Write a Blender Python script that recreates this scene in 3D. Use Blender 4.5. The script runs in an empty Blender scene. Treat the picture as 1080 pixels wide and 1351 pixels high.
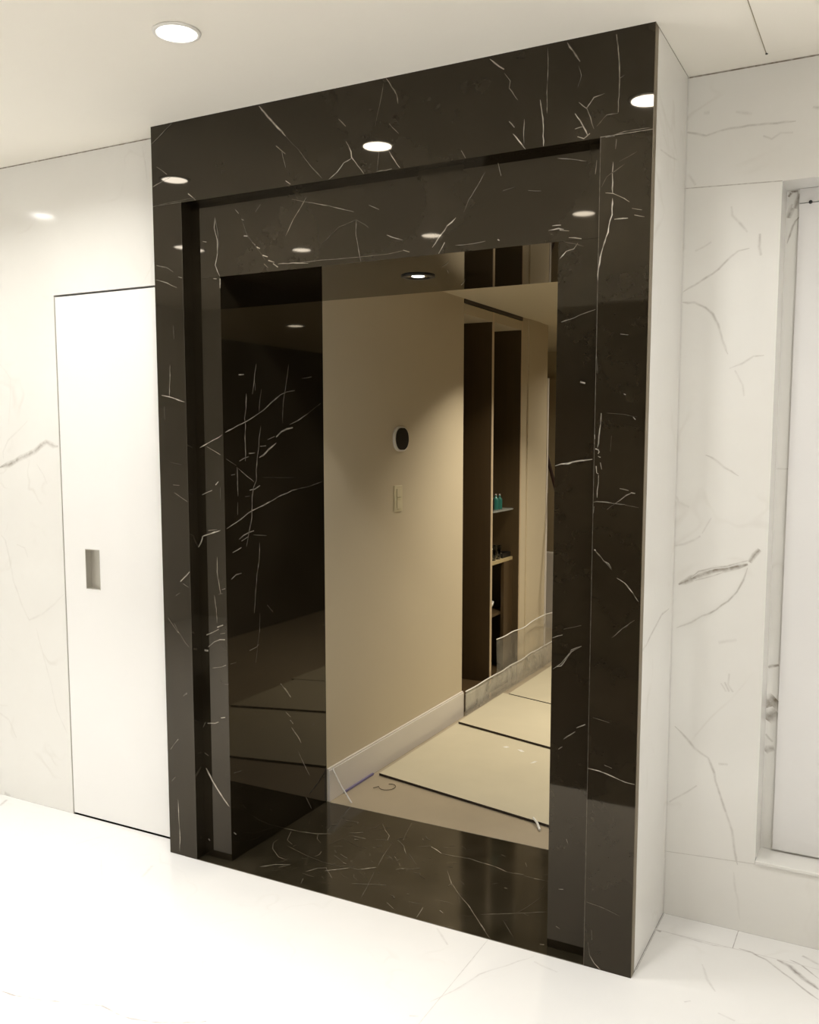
import bpy, bmesh, math, random
from mathutils import Vector, Matrix, noise
random.seed(7)
SC = bpy.context.scene
COL = SC.collection

# ------------------------------------------------------------------ dimensions (metres)
H = 2.625          # bathroom ceiling
W = 1.7390         # width of the dark marble surround
A_, B_ = .1304, 1.5987      # inner edges of the outer band
ZT = 2.3554        # underside of the outer header
C_, XR = .2540, 1.4695      # clear opening
Z2 = 2.1036        # underside of the soffit
D1, D = .0463, .6856        # step depth / full wall depth
DL, DR = .0864, .4164        # left and right white wall planes
DX, DZ = -.5997, 2.0985     # concealed door
HH = 2.295         # hallway ceiling
XN = 2.015         # edge of the niche in the right wall

# ------------------------------------------------------------------ camera
cam = bpy.data.cameras.new('camera'); co = bpy.data.objects.new('camera', cam); COL.objects.link(co)
yaw, pitch, roll = -.4870, .1025, .0002
right = Vector((math.cos(yaw), -math.sin(yaw), 0))
fwd = Vector((math.sin(yaw)*math.cos(pitch), math.cos(yaw)*math.cos(pitch), -math.sin(pitch)))
up = right.cross(fwd)
R_ = right*math.cos(roll) + up*math.sin(roll); U_ = up*math.cos(roll) - right*math.sin(roll)
M = Matrix(((R_.x, U_.x, -fwd.x, 2.3508), (R_.y, U_.y, -fwd.y, -2.5195), (R_.z, U_.z, -fwd.z, 1.55), (0, 0, 0, 1)))
co.matrix_world = M
cam.sensor_fit = 'VERTICAL'; cam.sensor_height = 36; cam.lens = 1215.477*36/1351
cam.shift_x = (540-539.75)/1351; cam.shift_y = (703.24-675.5)/1351
cam.clip_start = .05; SC.camera = co

# ------------------------------------------------------------------ world, exposure
w = bpy.data.worlds.new('world'); SC.world = w; w.use_nodes = True
w.node_tree.nodes['Background'].inputs[0].default_value = (.02, .018, .015, 1)
w.node_tree.nodes['Background'].inputs[1].default_value = .2
SC.view_settings.view_transform = 'Standard'; SC.view_settings.look = 'None'
SC.view_settings.exposure = 0.55; SC.view_settings.gamma = 1.0; SC.view_settings.use_curve_mapping = False

LAMP = 4.6       # watts of each bathroom downlight
HALL = 9.3
LCOL = (1.0, .985, .955)

# ------------------------------------------------------------------ materials
def lin(r, g, b):
    f = lambda c: (c/255/12.92) if c/255 <= .04045 else ((c/255+.055)/1.055)**2.4
    return (f(r), f(g), f(b), 1)
def new_mat(name):
    m = bpy.data.materials.new(name); m.use_nodes = True
    return m, m.node_tree, m.node_tree.nodes['Principled BSDF']
def plain(name, col, rough=.5, metal=0, spec=.5, bump=0, var=.04, scale=8, **kw):
    m, t, b = new_mat(name); n = t.nodes; l = t.links
    tc = n.new('ShaderNodeTexCoord'); nz = n.new('ShaderNodeTexNoise'); nz.inputs['Scale'].default_value = scale
    nz.inputs['Detail'].default_value = 4
    l.new(tc.outputs['Object'], nz.inputs['Vector'])
    mx = n.new('ShaderNodeMix'); mx.data_type = 'RGBA'
    l.new(nz.outputs['Fac'], mx.inputs[0])
    mx.inputs[6].default_value = tuple(c*(1-var) for c in col[:3])+(1,)
    mx.inputs[7].default_value = tuple(min(1, c*(1+var)) for c in col[:3])+(1,)
    l.new(mx.outputs[2], b.inputs['Base Color'])
    b.inputs['Roughness'].default_value = rough; b.inputs['Metallic'].default_value = metal
    b.inputs['Specular IOR Level'].default_value = spec
    if bump:
        bp = n.new('ShaderNodeBump'); bp.inputs['Strength'].default_value = bump; bp.inputs['Distance'].default_value = .01
        l.new(nz.outputs['Fac'], bp.inputs['Height']); l.new(bp.outputs[0], b.inputs['Normal'])
    return m
def marble(name, base, cloud, vein, fine, rough, spec, fine_w, fine_amt, cscale=2.2, tint=(1, 1, 1, 1)):
    """polished stone: soft clouds, hairline procedural veins and the drawn veins of the 'vein' attribute"""
    m, t, b = new_mat(name); n = t.nodes; l = t.links
    tc = n.new('ShaderNodeTexCoord')
    c1 = n.new('ShaderNodeTexNoise'); c1.inputs['Scale'].default_value = cscale; c1.inputs['Detail'].default_value = 7; c1.inputs['Roughness'].default_value = .62
    l.new(tc.outputs['Object'], c1.inputs['Vector'])
    r1 = n.new('ShaderNodeMapRange'); r1.inputs[1].default_value = .35; r1.inputs[2].default_value = .7
    l.new(c1.outputs['Fac'], r1.inputs[0])
    mx = n.new('ShaderNodeMix'); mx.data_type = 'RGBA'; mx.inputs[6].default_value = base; mx.inputs[7].default_value = cloud
    l.new(r1.outputs[0], mx.inputs[0])
    # hairlines: warped noise, thin band around .5, masked by a second noise
    n2 = n.new('ShaderNodeTexNoise'); n2.inputs['Scale'].default_value = 1.7; n2.inputs['Detail'].default_value = 3; n2.inputs['Distortion'].default_value = .6
    l.new(tc.outputs['Object'], n2.inputs['Vector'])
    s = n.new('ShaderNodeMath'); s.operation = 'SUBTRACT'; l.new(n2.outputs['Fac'], s.inputs[0]); s.inputs[1].default_value = .5
    a = n.new('ShaderNodeMath'); a.operation = 'ABSOLUTE'; l.new(s.outputs[0], a.inputs[0])
    r2 = n.new('ShaderNodeMapRange'); r2.inputs[1].default_value = 0; r2.inputs[2].default_value = fine_w; r2.inputs[3].default_value = 1; r2.inputs[4].default_value = 0
    l.new(a.outputs[0], r2.inputs[0])
    n3 = n.new('ShaderNodeTexNoise'); n3.inputs['Scale'].default_value = 5; n3.inputs['Detail'].default_value = 5
    l.new(tc.outputs['Object'], n3.inputs['Vector'])
    r3 = n.new('ShaderNodeMapRange'); r3.inputs[1].default_value = .48; r3.inputs[2].default_value = .68; r3.inputs[4].default_value = fine_amt
    l.new(n3.outputs['Fac'], r3.inputs[0])
    mu = n.new('ShaderNodeMath'); mu.operation = 'MULTIPLY'; l.new(r2.outputs[0], mu.inputs[0]); l.new(r3.outputs[0], mu.inputs[1])
    mf = n.new('ShaderNodeMix'); mf.data_type = 'RGBA'; l.new(mu.outputs[0], mf.inputs[0]); l.new(mx.outputs[2], mf.inputs[6]); mf.inputs[7].default_value = fine
    at = n.new('ShaderNodeAttribute'); at.attribute_name = 'vein'
    nb = n.new('ShaderNodeTexNoise'); nb.inputs['Scale'].default_value = 60; nb.inputs['Detail'].default_value = 3
    l.new(tc.outputs['Object'], nb.inputs['Vector'])
    rb = n.new('ShaderNodeMapRange'); rb.inputs[1].default_value = .3; rb.inputs[2].default_value = .6; rb.inputs[3].default_value = .55; rb.inputs[4].default_value = 1.1
    l.new(nb.outputs['Fac'], rb.inputs[0])
    mv = n.new('ShaderNodeMath'); mv.operation = 'MULTIPLY'; mv.use_clamp = True; l.new(at.outputs['Fac'], mv.inputs[0]); l.new(rb.outputs[0], mv.inputs[1])
    me = n.new('ShaderNodeMix'); me.data_type = 'RGBA'; l.new(mv.outputs[0], me.inputs[0]); l.new(mf.outputs[2], me.inputs[6]); me.inputs[7].default_value = vein
    l.new(me.outputs[2], b.inputs['Base Color'])
    b.inputs['Roughness'].default_value = rough; b.inputs['Specular IOR Level'].default_value = spec
    b.inputs['Specular Tint'].default_value = tint
    return m
def wood(name, c1, c2, rough=.35):
    m, t, b = new_mat(name); n = t.nodes; l = t.links
    tc = n.new('ShaderNodeTexCoord'); mp = n.new('ShaderNodeMapping'); mp.inputs['Scale'].default_value = (30, 30, 1.5)
    nz = n.new('ShaderNodeTexNoise'); nz.inputs['Scale'].default_value = 2; nz.inputs['Detail'].default_value = 5
    l.new(tc.outputs['Object'], mp.inputs[0]); l.new(mp.outputs[0], nz.inputs['Vector'])
    mx = n.new('ShaderNodeMix'); mx.data_type = 'RGBA'; mx.inputs[6].default_value = c1; mx.inputs[7].default_value = c2
    l.new(nz.outputs['Fac'], mx.inputs[0]); l.new(mx.outputs[2], b.inputs['Base Color']); b.inputs['Roughness'].default_value = rough
    return m
def emit(name, col, s):
    m, t, b = new_mat(name)
    b.inputs['Base Color'].default_value = (0, 0, 0, 1); b.inputs['Emission Color'].default_value = col+(1,); b.inputs['Emission Strength'].default_value = s
    return m

DARK = marble('dark_marble', lin(24, 20, 13), lin(40, 35, 26), lin(208, 200, 186), lin(90, 82, 70), .032, .46, .003, .0, 2.6, (1, .88, .70, 1))
DARK_SILL = marble('dark_marble_sill', lin(34, 30, 20), lin(56, 50, 39), lin(185, 176, 158), lin(110, 102, 88), .10, .5, .006, .3, 5, (1, .90, .74, 1))
DEDGE = plain('dark_marble_sawn_edge', lin(120, 108, 88), .5, var=.08, scale=20)
WHITE = marble('white_marble', (.79, .775, .735, 1), (.83, .82, .785, 1), lin(130, 120, 106), lin(190, 182, 170), .10, .5, .012, .22, 1.2)
WFLOOR = marble('white_marble_floor', (.80, .79, .77, 1), (.83, .82, .80, 1), lin(135, 126, 120), lin(205, 200, 190), .22, .4, .010, .15, 1.2)
CEIL = plain('ceiling_paint', (.90, .862, .775, 1), .9, var=.01)
DOORM = plain('white_door_paint', (.86, .85, .83, 1), .3, var=.015, scale=3)
NICHE = plain('white_glazed_panel', (.80, .79, .78, 1), .25, var=.01)
HALLP = plain('hall_wall_paint', lin(205, 192, 165), .85, var=.03, scale=3)
HALLC = plain('hall_ceiling_paint', lin(215, 205, 180), .9, var=.01)
BASE = plain('baseboard_paint', lin(222, 216, 208), .3, var=.02)
HFLOOR = plain('hall_floor_tile', lin(165, 152, 130), .4, var=.18, scale=3)
BOARD = plain('hardboard', lin(196, 188, 164), .55, var=.07, scale=5, bump=.1)
BEDGE = plain('hardboard_dark_edge', lin(44, 34, 20), .8)
BROWN = wood('dark_brown_veneer', lin(72, 57, 37), lin(82, 66, 44))
BROWN2 = wood('brown_niche_veneer', lin(70, 55, 33), lin(82, 66, 40), .5)
OAK = wood('light_counter_wood', lin(176, 158, 118), lin(190, 172, 132), .3)
TRIM = plain('pale_metal_trim', lin(215, 195, 165), .35, metal=.2)
BLACK = plain('black_gloss', (.006, .006, .008, 1), .12)
BLKRING = plain('black_trim', (.012, .010, .008, 1), .4)
DARKGAP = plain('dark_gap', (.015, .012, .009, 1), .9)
WPLAST = plain('white_plastic', (.80, .79, .75, 1), .35)
WTRIM = plain('white_lamp_trim', (.80, .78, .73, 1), .4)
SWITCH = plain('cream_plastic', lin(222, 212, 180), .35)
STEEL = plain('brushed_steel', (.55, .53, .48, 1), .35, metal=.8)
SILVER = plain('silver_plastic', (.78, .76, .70, 1), .35)
STEEL2 = plain('bright_reflector', (.8, .8, .78, 1), .15, metal=1)
TEAL = plain('teal_glass', lin(44, 104, 94), .1)
NAVY = plain('dark_bottle_glass', lin(10, 20, 22), .08)
CERAM = plain('white_ceramic', (.8, .78, .72, 1), .15)
TAPE = plain('violet_tape', lin(120, 112, 150), .5)
WIRE = plain('dark_wire', lin(70, 60, 45), .5)
DARKW = wood('dark_stained_panelling', lin(46, 34, 22), lin(54, 42, 28), .5)
DWOOD = plain('dark_handrail_wood', lin(48, 26, 16), .4)
GREYW = plain('hall_end_paint', lin(190, 178, 150), .85)
LENS = emit('lamp_lens', (1.0, .97, .93), 14)
LENSH = emit('hall_lamp_lens', (1.0, .9, .72), 5)
LENSS = emit('soffit_lamp_lens', (1.0, .98, .94), 4)
def film_mat(name, alpha, col):
    m, t, b = new_mat(name); n = t.nodes; l = t.links
    tc = n.new('ShaderNodeTexCoord'); nz = n.new('ShaderNodeTexNoise'); nz.inputs['Scale'].default_value = 5; nz.inputs['Detail'].default_value = 3; nz.inputs['Distortion'].default_value = 1
    l.new(tc.outputs['Object'], nz.inputs['Vector'])
    r = n.new('ShaderNodeMapRange'); r.inputs[1].default_value = .35; r.inputs[2].default_value = .7; r.inputs[3].default_value = alpha*.6; r.inputs[4].default_value = alpha*1.5
    l.new(nz.outputs['Fac'], r.inputs[0]); l.new(r.outputs[0], b.inputs['Alpha'])
    b.inputs['Base Color'].default_value = col; b.inputs['Roughness'].default_value = .15
    bp = n.new('ShaderNodeBump'); bp.inputs['Strength'].default_value = .5; l.new(nz.outputs['Fac'], bp.inputs['Height']); l.new(bp.outputs[0], b.inputs['Normal'])
    return m
FILM = film_mat('plastic_film', .42, (.78, .75, .66, 1))
FILM2 = film_mat('thin_plastic_film', .10, (.78, .74, .64, 1))
GLASS = film_mat('clear_glass', .25, (.8, .85, .8, 1))
CLEAR = plain('tumbler_glass', (.95, .97, .96, 1), .02)
CLEAR.node_tree.nodes['Principled BSDF'].inputs['Transmission Weight'].default_value = 1

# ------------------------------------------------------------------ drawn veins of each slab: [strength, width mm, a, b, a, b, ...] in mm on the slab plane
VEINS = {
 'fascia': [
  [0.75,6.3,466,2619,478,2607,489,2594,501,2581,514,2568,527,2555,540,2541,555,2526,569,2510],
  [0.2,2.9,569,2510,585,2495,601,2479,617,2464,629,2449,641,2434,653,2419,665,2404,679,2390,693,2377,707,2363],
  [0.35,3.7,531,2486,550,2471,568,2455],
  [0.35,2.9,554,2465,558,2449,563,2433,568,2413],
  [0.5,3.6,567,2373,586,2359],
  [0.4,3.3,769,2533,782,2520,795,2507],
  [0.65,4.4,796,2462,805,2445,814,2429,816,2412,827,2398,838,2384,849,2371,859,2357],
  [0.55,3.8,816,2410,801,2404,787,2399,775,2387,763,2375,748,2366,732,2356],
  [0.5,4.1,938,2624,948,2611,957,2595,966,2583,974,2570,977,2557,979,2544],
  [0.22,2.7,929,2611,926,2594,922,2578,918,2561,914,2545,909,2529,905,2512,900,2491],
  [0.4,3.2,948,2491,959,2479,970,2468,981,2457],
  [0.8,4.6,948,2410,957,2397,966,2384,975,2371,985,2358],
  [0.25,2.8,913,2415,911,2401,909,2386,908,2371,906,2357],
  [0.35,2.8,904,2357,922,2358,939,2358,957,2359],
  [0.35,3.4,97,2622,82,2613,66,2604,51,2594,35,2585,19,2576,3,2567],
  [0.5,4.7,4,2423,21,2429,39,2434,56,2440,85,2447],
  [0.4,3.9,24,2488,46,2473,69,2457],
  [0.55,4.7,162,2382,179,2368,195,2356],
  [0.15,2.6,30,2360,54,2360,77,2361,100,2362,122,2362,149,2363,175,2364,201,2365],
  [0.65,4.3,1274,2617,1288,2604,1303,2592,1318,2581],
  [0.38,3.6,1319,2571,1328,2559,1338,2547,1334,2528,1343,2516,1352,2504,1361,2492],
  [0.5,3.4,1335,2439,1343,2429,1351,2419],
  [0.85,4.7,1347,2403,1357,2391,1366,2379,1376,2368,1386,2356],
  [0.4,3.0,1381,2438,1380,2422,1379,2405,1379,2391,1380,2377,1380,2364],
  [0.5,2.5,1447,2616,1447,2601,1448,2585,1448,2570,1448,2555,1448,2539,1447,2524,1446,2509,1446,2495,1447,2482,1447,2468,1447,2455,1447,2442],
  [0.85,4.2,1427,2482,1429,2469,1431,2456,1433,2444,1435,2428,1436,2412,1437,2396,1437,2383,1438,2369,1438,2356],
  [0.5,4.9,1501,2618,1509,2606,1518,2593,1528,2580,1539,2562],
  [0.25,2.9,1535,2552,1539,2539,1543,2525,1538,2511,1533,2497],
  [0.8,4.5,1527,2429,1534,2418,1542,2407,1553,2389,1558,2378,1564,2367],
  [0.4,3.7,1559,2441,1564,2427,1570,2413,1575,2397,1581,2381],
  [0.45,3.3,1537,2457,1548,2447,1559,2437,1565,2446,1572,2455,1579,2463,1594,2466,1608,2468],
  [0.5,2.7,1528,2389,1540,2391,1552,2392],
  [0.5,2.9,1535,2368,1553,2360,1562,2366,1570,2371],
  [0.55,3.2,1636,2614,1639,2599,1641,2584,1643,2571,1644,2558,1646,2545,1647,2530,1647,2515,1648,2500,1648,2485,1647,2470,1647,2455,1646,2442,1646,2428,1646,2414],
  [0.4,2.4,1648,2500,1660,2506],
  [0.25,2.4,1588,2387,1597,2395,1606,2404,1615,2412,1630,2412,1646,2412],
  [0.35,1.6,1613,2356,1626,2356,1638,2358,1651,2360,1664,2362,1677,2362,1691,2362,1704,2362,1717,2362,1731,2362],
  [0.35,3.1,1187,2380,1194,2369,1201,2357],
 ],
 'pilR': [
  [0.35,1.6,1613,2354,1626,2354,1638,2354],
  [0.3,2.4,1643,2346,1642,2333,1641,2320],
  [0.6,3.7,1635,2288,1635,2275,1634,2262,1634,2249,1635,2235,1635,2220,1636,2206],
  [0.55,3.3,1616,2209,1637,2205,1652,2197,1668,2189,1682,2178],
  [0.75,4.1,1636,2193,1636,2179,1635,2164,1635,2150,1631,2135,1628,2120,1625,2105,1621,2092,1617,2079,1613,2066,1609,2053,1606,2040,1604,2026,1601,2013,1600,1996,1600,1980],
  [0.45,2.4,1689,2161,1703,2157,1716,2154],
  [0.4,2.4,1696,2143,1710,2139,1723,2135],
  [0.55,3.7,1642,2137,1654,2137,1667,2137,1679,2137],
  [0.15,2.4,1666,2278,1654,2271,1642,2264,1630,2258,1618,2251,1612,2239,1605,2226],
  [0.15,2.4,1699,2306,1687,2301,1676,2296,1664,2291,1652,2286],
  [0.4,2.9,1666,1832,1687,1829],
  [0.6,3.4,1600,1560,1600,1548],
  [0.6,3.8,1616,1588,1614,1573,1612,1557,1612,1535,1609,1524],
  [0.85,4.6,1603,1521,1611,1518,1614,1512,1611,1507],
  [0.7,4.2,1611,1500,1618,1497],
  [0.5,3.8,1618,1483,1622,1464],
  [0.6,3.8,1606,1473,1608,1454,1613,1451],
  [0.6,3.8,1614,1448,1613,1426,1611,1404,1611,1385],
  [0.42,3.0,1600,1372,1611,1374,1625,1374,1640,1373,1651,1371,1662,1370,1675,1369,1689,1368],
  [0.35,3.1,1662,1370,1677,1381,1693,1394,1708,1401],
  [0.4,3.3,1674,1412,1689,1409,1699,1407],
  [0.5,3.7,1705,1401,1717,1400],
  [0.2,2.1,1689,1367,1702,1365,1715,1363,1728,1361],
  [0.2,2.1,1662,1370,1651,1362,1640,1353],
  [0.3,3.0,1603,1360,1600,1341],
  [0.12,2.1,1648,1557,1647,1543,1646,1528,1645,1514],
  [0.3,2.6,1607,1237,1621,1225,1634,1208],
  [0.8,4.7,1606,1238,1610,1236],
  [0.7,4.2,1634,1208,1647,1201,1655,1189],
  [0.4,2.6,1605,1238,1615,1228,1625,1218,1635,1208,1646,1196,1657,1184],
  [0.65,3.8,1672,1162,1682,1157,1693,1151,1702,1141,1710,1131,1719,1121],
  [0.3,2.5,1719,1121,1726,1111,1733,1101],
  [0.3,2.5,1661,991,1671,1000,1680,1010,1689,1019,1701,1028,1712,1038,1724,1047],
  [0.6,4.5,1706,1608,1713,1601],
  [0.6,4.1,1679,1671,1684,1668],
  [0.12,1.7,1633,1619,1649,1618,1666,1616,1682,1615,1699,1611,1717,1608],
  [0.2,2.1,1601,1775,1602,1759,1604,1743,1605,1727],
  [0.4,2.9,1617,1619,1617,1607,1616,1594,1616,1581],
  [0.75,3.5,1600,602,1617,601,1633,600,1646,597,1658,594,1670,591,1683,587,1695,583,1707,580,1721,579,1736,578],
  [0.35,2.8,1648,619,1659,617,1670,614],
  [0.18,2.2,1612,754,1628,751,1644,749,1660,746],
  [0.16,2.2,1604,198,1620,196,1635,195,1650,193,1663,190,1676,187,1689,183,1702,180],
  [0.25,2.2,1621,116,1622,101,1623,86],
  [0.6,3.1,1617,37,1624,27,1631,17,1641,8,1650,1],
  [0.25,2.2,1611,75,1614,56,1617,37],
 ],
 'pilL': [
  [0.45,3.5,61,1807,60,1788,59,1769,58,1750,56,1732,55,1715,54,1698],
  [0.7,4.8,18,1702,54,1696,74,1691,94,1685,123,1676],
  [0.2,3.2,29,1661,29,1639,30,1617],
  [0.35,3.2,61,1383,90,1382],
  [0.3,3.2,66,1356,85,1346,104,1336,123,1326],
  [0.15,2.7,52,1464,78,1460,104,1456],
  [0.25,3.5,11,2155,34,2149,58,2143,86,2127],
  [0.35,3.7,7,2105,31,2098,56,2091,79,2081,101,2072],
  [0.45,3.7,108,2108,125,2103],
  [0.2,2.7,80,1942,81,1920,82,1898],
  [0.75,5.4,83,1036,97,1048,111,1059,128,1074],
  [0.35,3.0,96,1029,120,1017],
  [0.25,3.8,60,983,78,993],
  [0.35,2.8,49,879,58,865,66,851,80,838,96,816,116,799],
  [0.6,6.1,64,850,69,848],
  [0.4,5.5,84,614,101,625],
  [0.3,3.3,20,897,35,880,51,863,66,846],
  [0.45,5.0,15,402,34,424,53,446],
  [0.35,4.5,17,281,36,299],
  [0.65,4.0,45,213,46,192,46,171,46,150,47,127,48,105,50,82,49,59,48,36,47,13],
  [0.3,3.9,83,613,101,629],
 ],
 'ifascia': [
  [0.4,2.7,558,2327,583,2320,608,2313,626,2309,645,2304,663,2299,682,2294,700,2290,719,2284,738,2278,757,2272,776,2267,794,2261],
  [0.38,3.0,615,2327,604,2312,593,2298,583,2286,572,2273,562,2261,552,2245,542,2228,531,2212],
  [0.45,3.8,325,2320,340,2306],
  [0.35,3.5,431,2324,421,2314,411,2303],
  [0.5,3.8,351,2285,361,2281],
  [0.7,5.1,360,2231,378,2227],
  [0.8,5.1,395,2205,407,2195],
  [0.85,5.6,412,2188,426,2182],
  [0.7,5.1,436,2160,458,2153],
  [0.8,5.1,460,2141,484,2131],
  [0.7,4.5,479,2129,499,2116],
  [0.4,3.5,442,2130,458,2116],
  [0.15,2.0,346,2301,353,2282,361,2264,368,2246,376,2227,390,2212,404,2197,417,2182,427,2169,438,2155,448,2142],
  [0.55,4.2,237,2304,236,2288,234,2271,240,2249,246,2227,247,2206,247,2185,241,2164,235,2144,244,2124,254,2105],
  [0.3,2.6,239,2300,242,2284,246,2268,249,2252,250,2235,251,2218,252,2201],
  [0.22,2.4,499,2125,520,2124,540,2124,560,2123,580,2122,603,2122,625,2122,647,2123,669,2123,688,2122,708,2122,727,2121,746,2121,765,2121,784,2120,804,2120,824,2120,844,2120,863,2120,883,2120,902,2120,922,2120,940,2122,957,2124,975,2126],
  [0.45,3.5,499,2126,520,2125,540,2124,560,2123,580,2122,600,2120,620,2117],
  [0.32,3.4,803,2235,803,2220,802,2204,801,2189,805,2173,808,2157,812,2141,816,2123,819,2106],
  [0.4,3.5,913,2178,926,2172,940,2166,955,2161,971,2157],
  [0.3,3.1,850,2275,868,2267,886,2258],
  [0.4,3.7,971,2127,993,2119],
  [0.12,2.2,849,2207,834,2217,819,2226,803,2235,787,2231,771,2227,754,2223,737,2219,724,2209,710,2200,697,2190,683,2180,670,2170],
  [0.4,3.7,182,2229,199,2225],
  [0.3,2.5,1243,2324,1235,2312,1227,2300,1219,2288,1210,2276,1201,2264,1191,2252,1186,2240,1181,2229,1175,2217],
  [0.6,4.6,1150,2204,1136,2193,1121,2183,1111,2171,1100,2159,1090,2148,1081,2136,1071,2125],
  [0.5,3.9,1113,2136,1103,2120,1092,2105],
  [0.35,3.4,1463,2332,1476,2329,1490,2327,1503,2325,1518,2321,1532,2317,1547,2313],
  [0.3,2.9,1283,2344,1288,2326,1293,2307],
  [0.3,2.5,1576,2312,1575,2299,1574,2287,1573,2275],
  [0.25,2.6,1377,2255,1396,2252,1415,2250],
  [0.15,2.2,1299,2264,1319,2267,1338,2270],
  [0.65,3.9,1440,2138,1455,2139,1470,2140,1485,2136],
  [0.45,2.8,1451,2149,1464,2149,1477,2149],
  [0.5,2.8,1473,2136,1487,2133,1501,2130],
  [0.45,3.2,1500,2112,1518,2109,1537,2105],
  [0.7,4.9,1285,2128,1290,2124],
  [0.3,2.7,1147,2124,1166,2123,1185,2123,1205,2123,1225,2125,1245,2127],
 ],
 'ipilL': [
  [0.55,4.7,254,2097,254,2081,254,2065],
  [0.6,4.2,226,2099,240,2098],
  [0.7,4.8,149,1516,168,1525,187,1534,210,1544,234,1553,249,1562],
  [0.35,2.7,180,1521,199,1512,219,1503,240,1492],
  [0.65,4.8,216,1385,229,1397],
  [0.5,4.6,154,1348,177,1357,199,1366],
  [0.3,2.7,236,1376,236,1355,236,1334],
  [0.8,5.2,147,1196,157,1200,181,1208,205,1215,233,1223],
  [0.35,3.2,178,1221,198,1224,218,1226],
  [0.7,5.5,150,1195,143,1174,131,1158],
  [0.5,3.5,216,1127,215,1109,215,1092,214,1074,217,1055,220,1037,224,1016,229,995],
  [0.4,3.5,233,1011,249,1015],
  [0.35,3.3,219,993,239,997],
  [0.5,3.5,198,987,201,971,204,955,207,940,207,922,208,905,208,888],
  [0.75,5.5,209,872,236,883],
  [0.6,4.9,159,839,188,851,215,866],
  [0.7,5.5,166,796,194,817,221,828,243,831],
  [0.9,8.8,148,781,165,781],
  [0.35,3.5,222,849,244,854],
  [0.45,3.6,184,719,205,723,225,728,246,736],
  [0.2,3.3,217,681,227,666,254,667],
  [0.65,5.0,217,538,237,542],
  [0.6,5.0,154,508,189,513,206,521],
  [0.35,3.9,133,490,144,511],
  [0.95,6.7,142,336,152,322,162,308,172,294,182,280,195,265,209,250,222,235,235,222,247,209],
  [0.4,4.5,138,393,155,386],
  [0.6,6.2,146,65,154,60],
 ],
 'ipilR': [
  [0.55,3.2,1475,2056,1484,2065,1493,2075,1504,2077,1515,2080,1526,2095],
  [0.2,2.1,1485,2103,1500,2098,1515,2094,1530,2089,1544,2084],
  [0.4,3.0,1482,1879,1494,1883,1507,1886,1519,1889,1533,1895,1548,1900,1564,1904,1581,1908],
  [0.55,6.4,1541,1710,1556,1706],
  [0.7,5.2,1471,1470,1489,1476,1509,1478,1522,1482,1536,1485,1549,1487,1562,1489,1581,1491],
  [0.5,3.6,1471,962,1486,969,1502,975],
  [0.5,3.6,1474,869,1487,879,1499,889,1508,901,1517,912,1526,923,1529,934],
  [0.5,3.5,1529,933,1545,940,1560,947],
  [0.2,2.2,1505,992,1523,998,1541,1003,1558,1009],
  [0.5,3.3,1484,876,1499,882,1510,897,1520,912,1530,927,1543,936,1556,945],
  [0.6,4.0,1549,701,1563,708,1576,715],
  [0.35,3.1,1511,661,1523,671,1534,680,1546,689],
  [0.4,4.5,1496,628,1508,637],
  [0.45,4.6,1504,192,1518,195],
  [0.25,2.7,1525,355,1531,341],
  [0.3,3.5,1498,73,1510,68],
 ],
 'jambL': [
  [0.6,4.4,57,1570,80,1578,103,1586,132,1596,162,1606,192,1617,223,1628,250,1640,277,1653,305,1669,333,1685,361,1700,390,1715],
  [0.4,4.1,390,1715,429,1728,455,1731,483,1735],
  [0.25,2.7,59,1477,87,1465,115,1453],
  [0.45,3.3,123,1444,148,1429,173,1414,195,1402,216,1390],
  [0.35,3.8,85,1419,106,1421],
  [0.75,4.8,55,1230,82,1239,109,1249,135,1259,161,1269,180,1277,200,1285,234,1292,268,1300,298,1308,330,1316,361,1325,393,1332,426,1339,459,1347,490,1350],
  [0.35,4.0,490,1350,525,1353,562,1355,597,1361,633,1366,670,1372],
  [0.8,4.9,137,1776,167,1777],
  [0.6,3.9,241,1821,237,1805,232,1788,229,1772,227,1756,221,1733,215,1710],
  [0.3,2.8,231,1751,233,1724],
  [0.42,3.8,446,1835,440,1813,435,1790,430,1773,426,1756,421,1739,415,1719,409,1699,406,1682,403,1665,402,1646,401,1628,400,1609],
  [0.62,4.7,179,1711,178,1694,177,1676,176,1659,171,1640,167,1621,172,1595,169,1574,167,1552,168,1535,168,1517,169,1499,169,1483,168,1467],
  [0.38,3.1,270,1732,264,1710,258,1688,256,1666,254,1645],
  [0.58,4.2,262,1596,257,1574,252,1552,250,1536,248,1520,242,1498,237,1477,234,1455,231,1433,230,1414,230,1395,211,1369,208,1353,204,1337,203,1320,202,1304,200,1288,200,1261,192,1239,185,1218,178,1197,171,1176,164,1155],
  [0.85,7.4,250,1479,273,1487,291,1498,310,1508,333,1521,357,1533],
  [0.8,7.3,357,1555,391,1575,425,1587,467,1593],
  [0.5,5.4,445,1603,470,1610,495,1617,521,1628,547,1639,573,1649],
  [0.4,4.0,256,1520,292,1522],
  [0.45,4.0,301,1544,325,1551,348,1557],
  [0.2,4.0,573,1649,603,1663,633,1677,664,1690],
  [0.6,5.6,189,1494,224,1497],
  [0.35,3.3,132,1468,158,1477,188,1483],
  [0.65,4.6,119,1447,120,1426,121,1405,121,1384,121,1362,122,1341],
  [0.3,3.0,120,1320,119,1297,118,1275],
  [0.5,5.0,189,1360,220,1363,252,1375],
  [0.25,3.6,163,1338,189,1339],
  [0.6,4.7,124,1186,150,1199,181,1205,211,1210],
  [0.5,4.2,137,1179,176,1191],
  [0.7,5.5,85,1142,115,1148,136,1154],
  [0.25,2.8,207,1194,233,1191,260,1188,288,1184],
  [0.35,4.8,534,1784,568,1790,602,1795],
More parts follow.
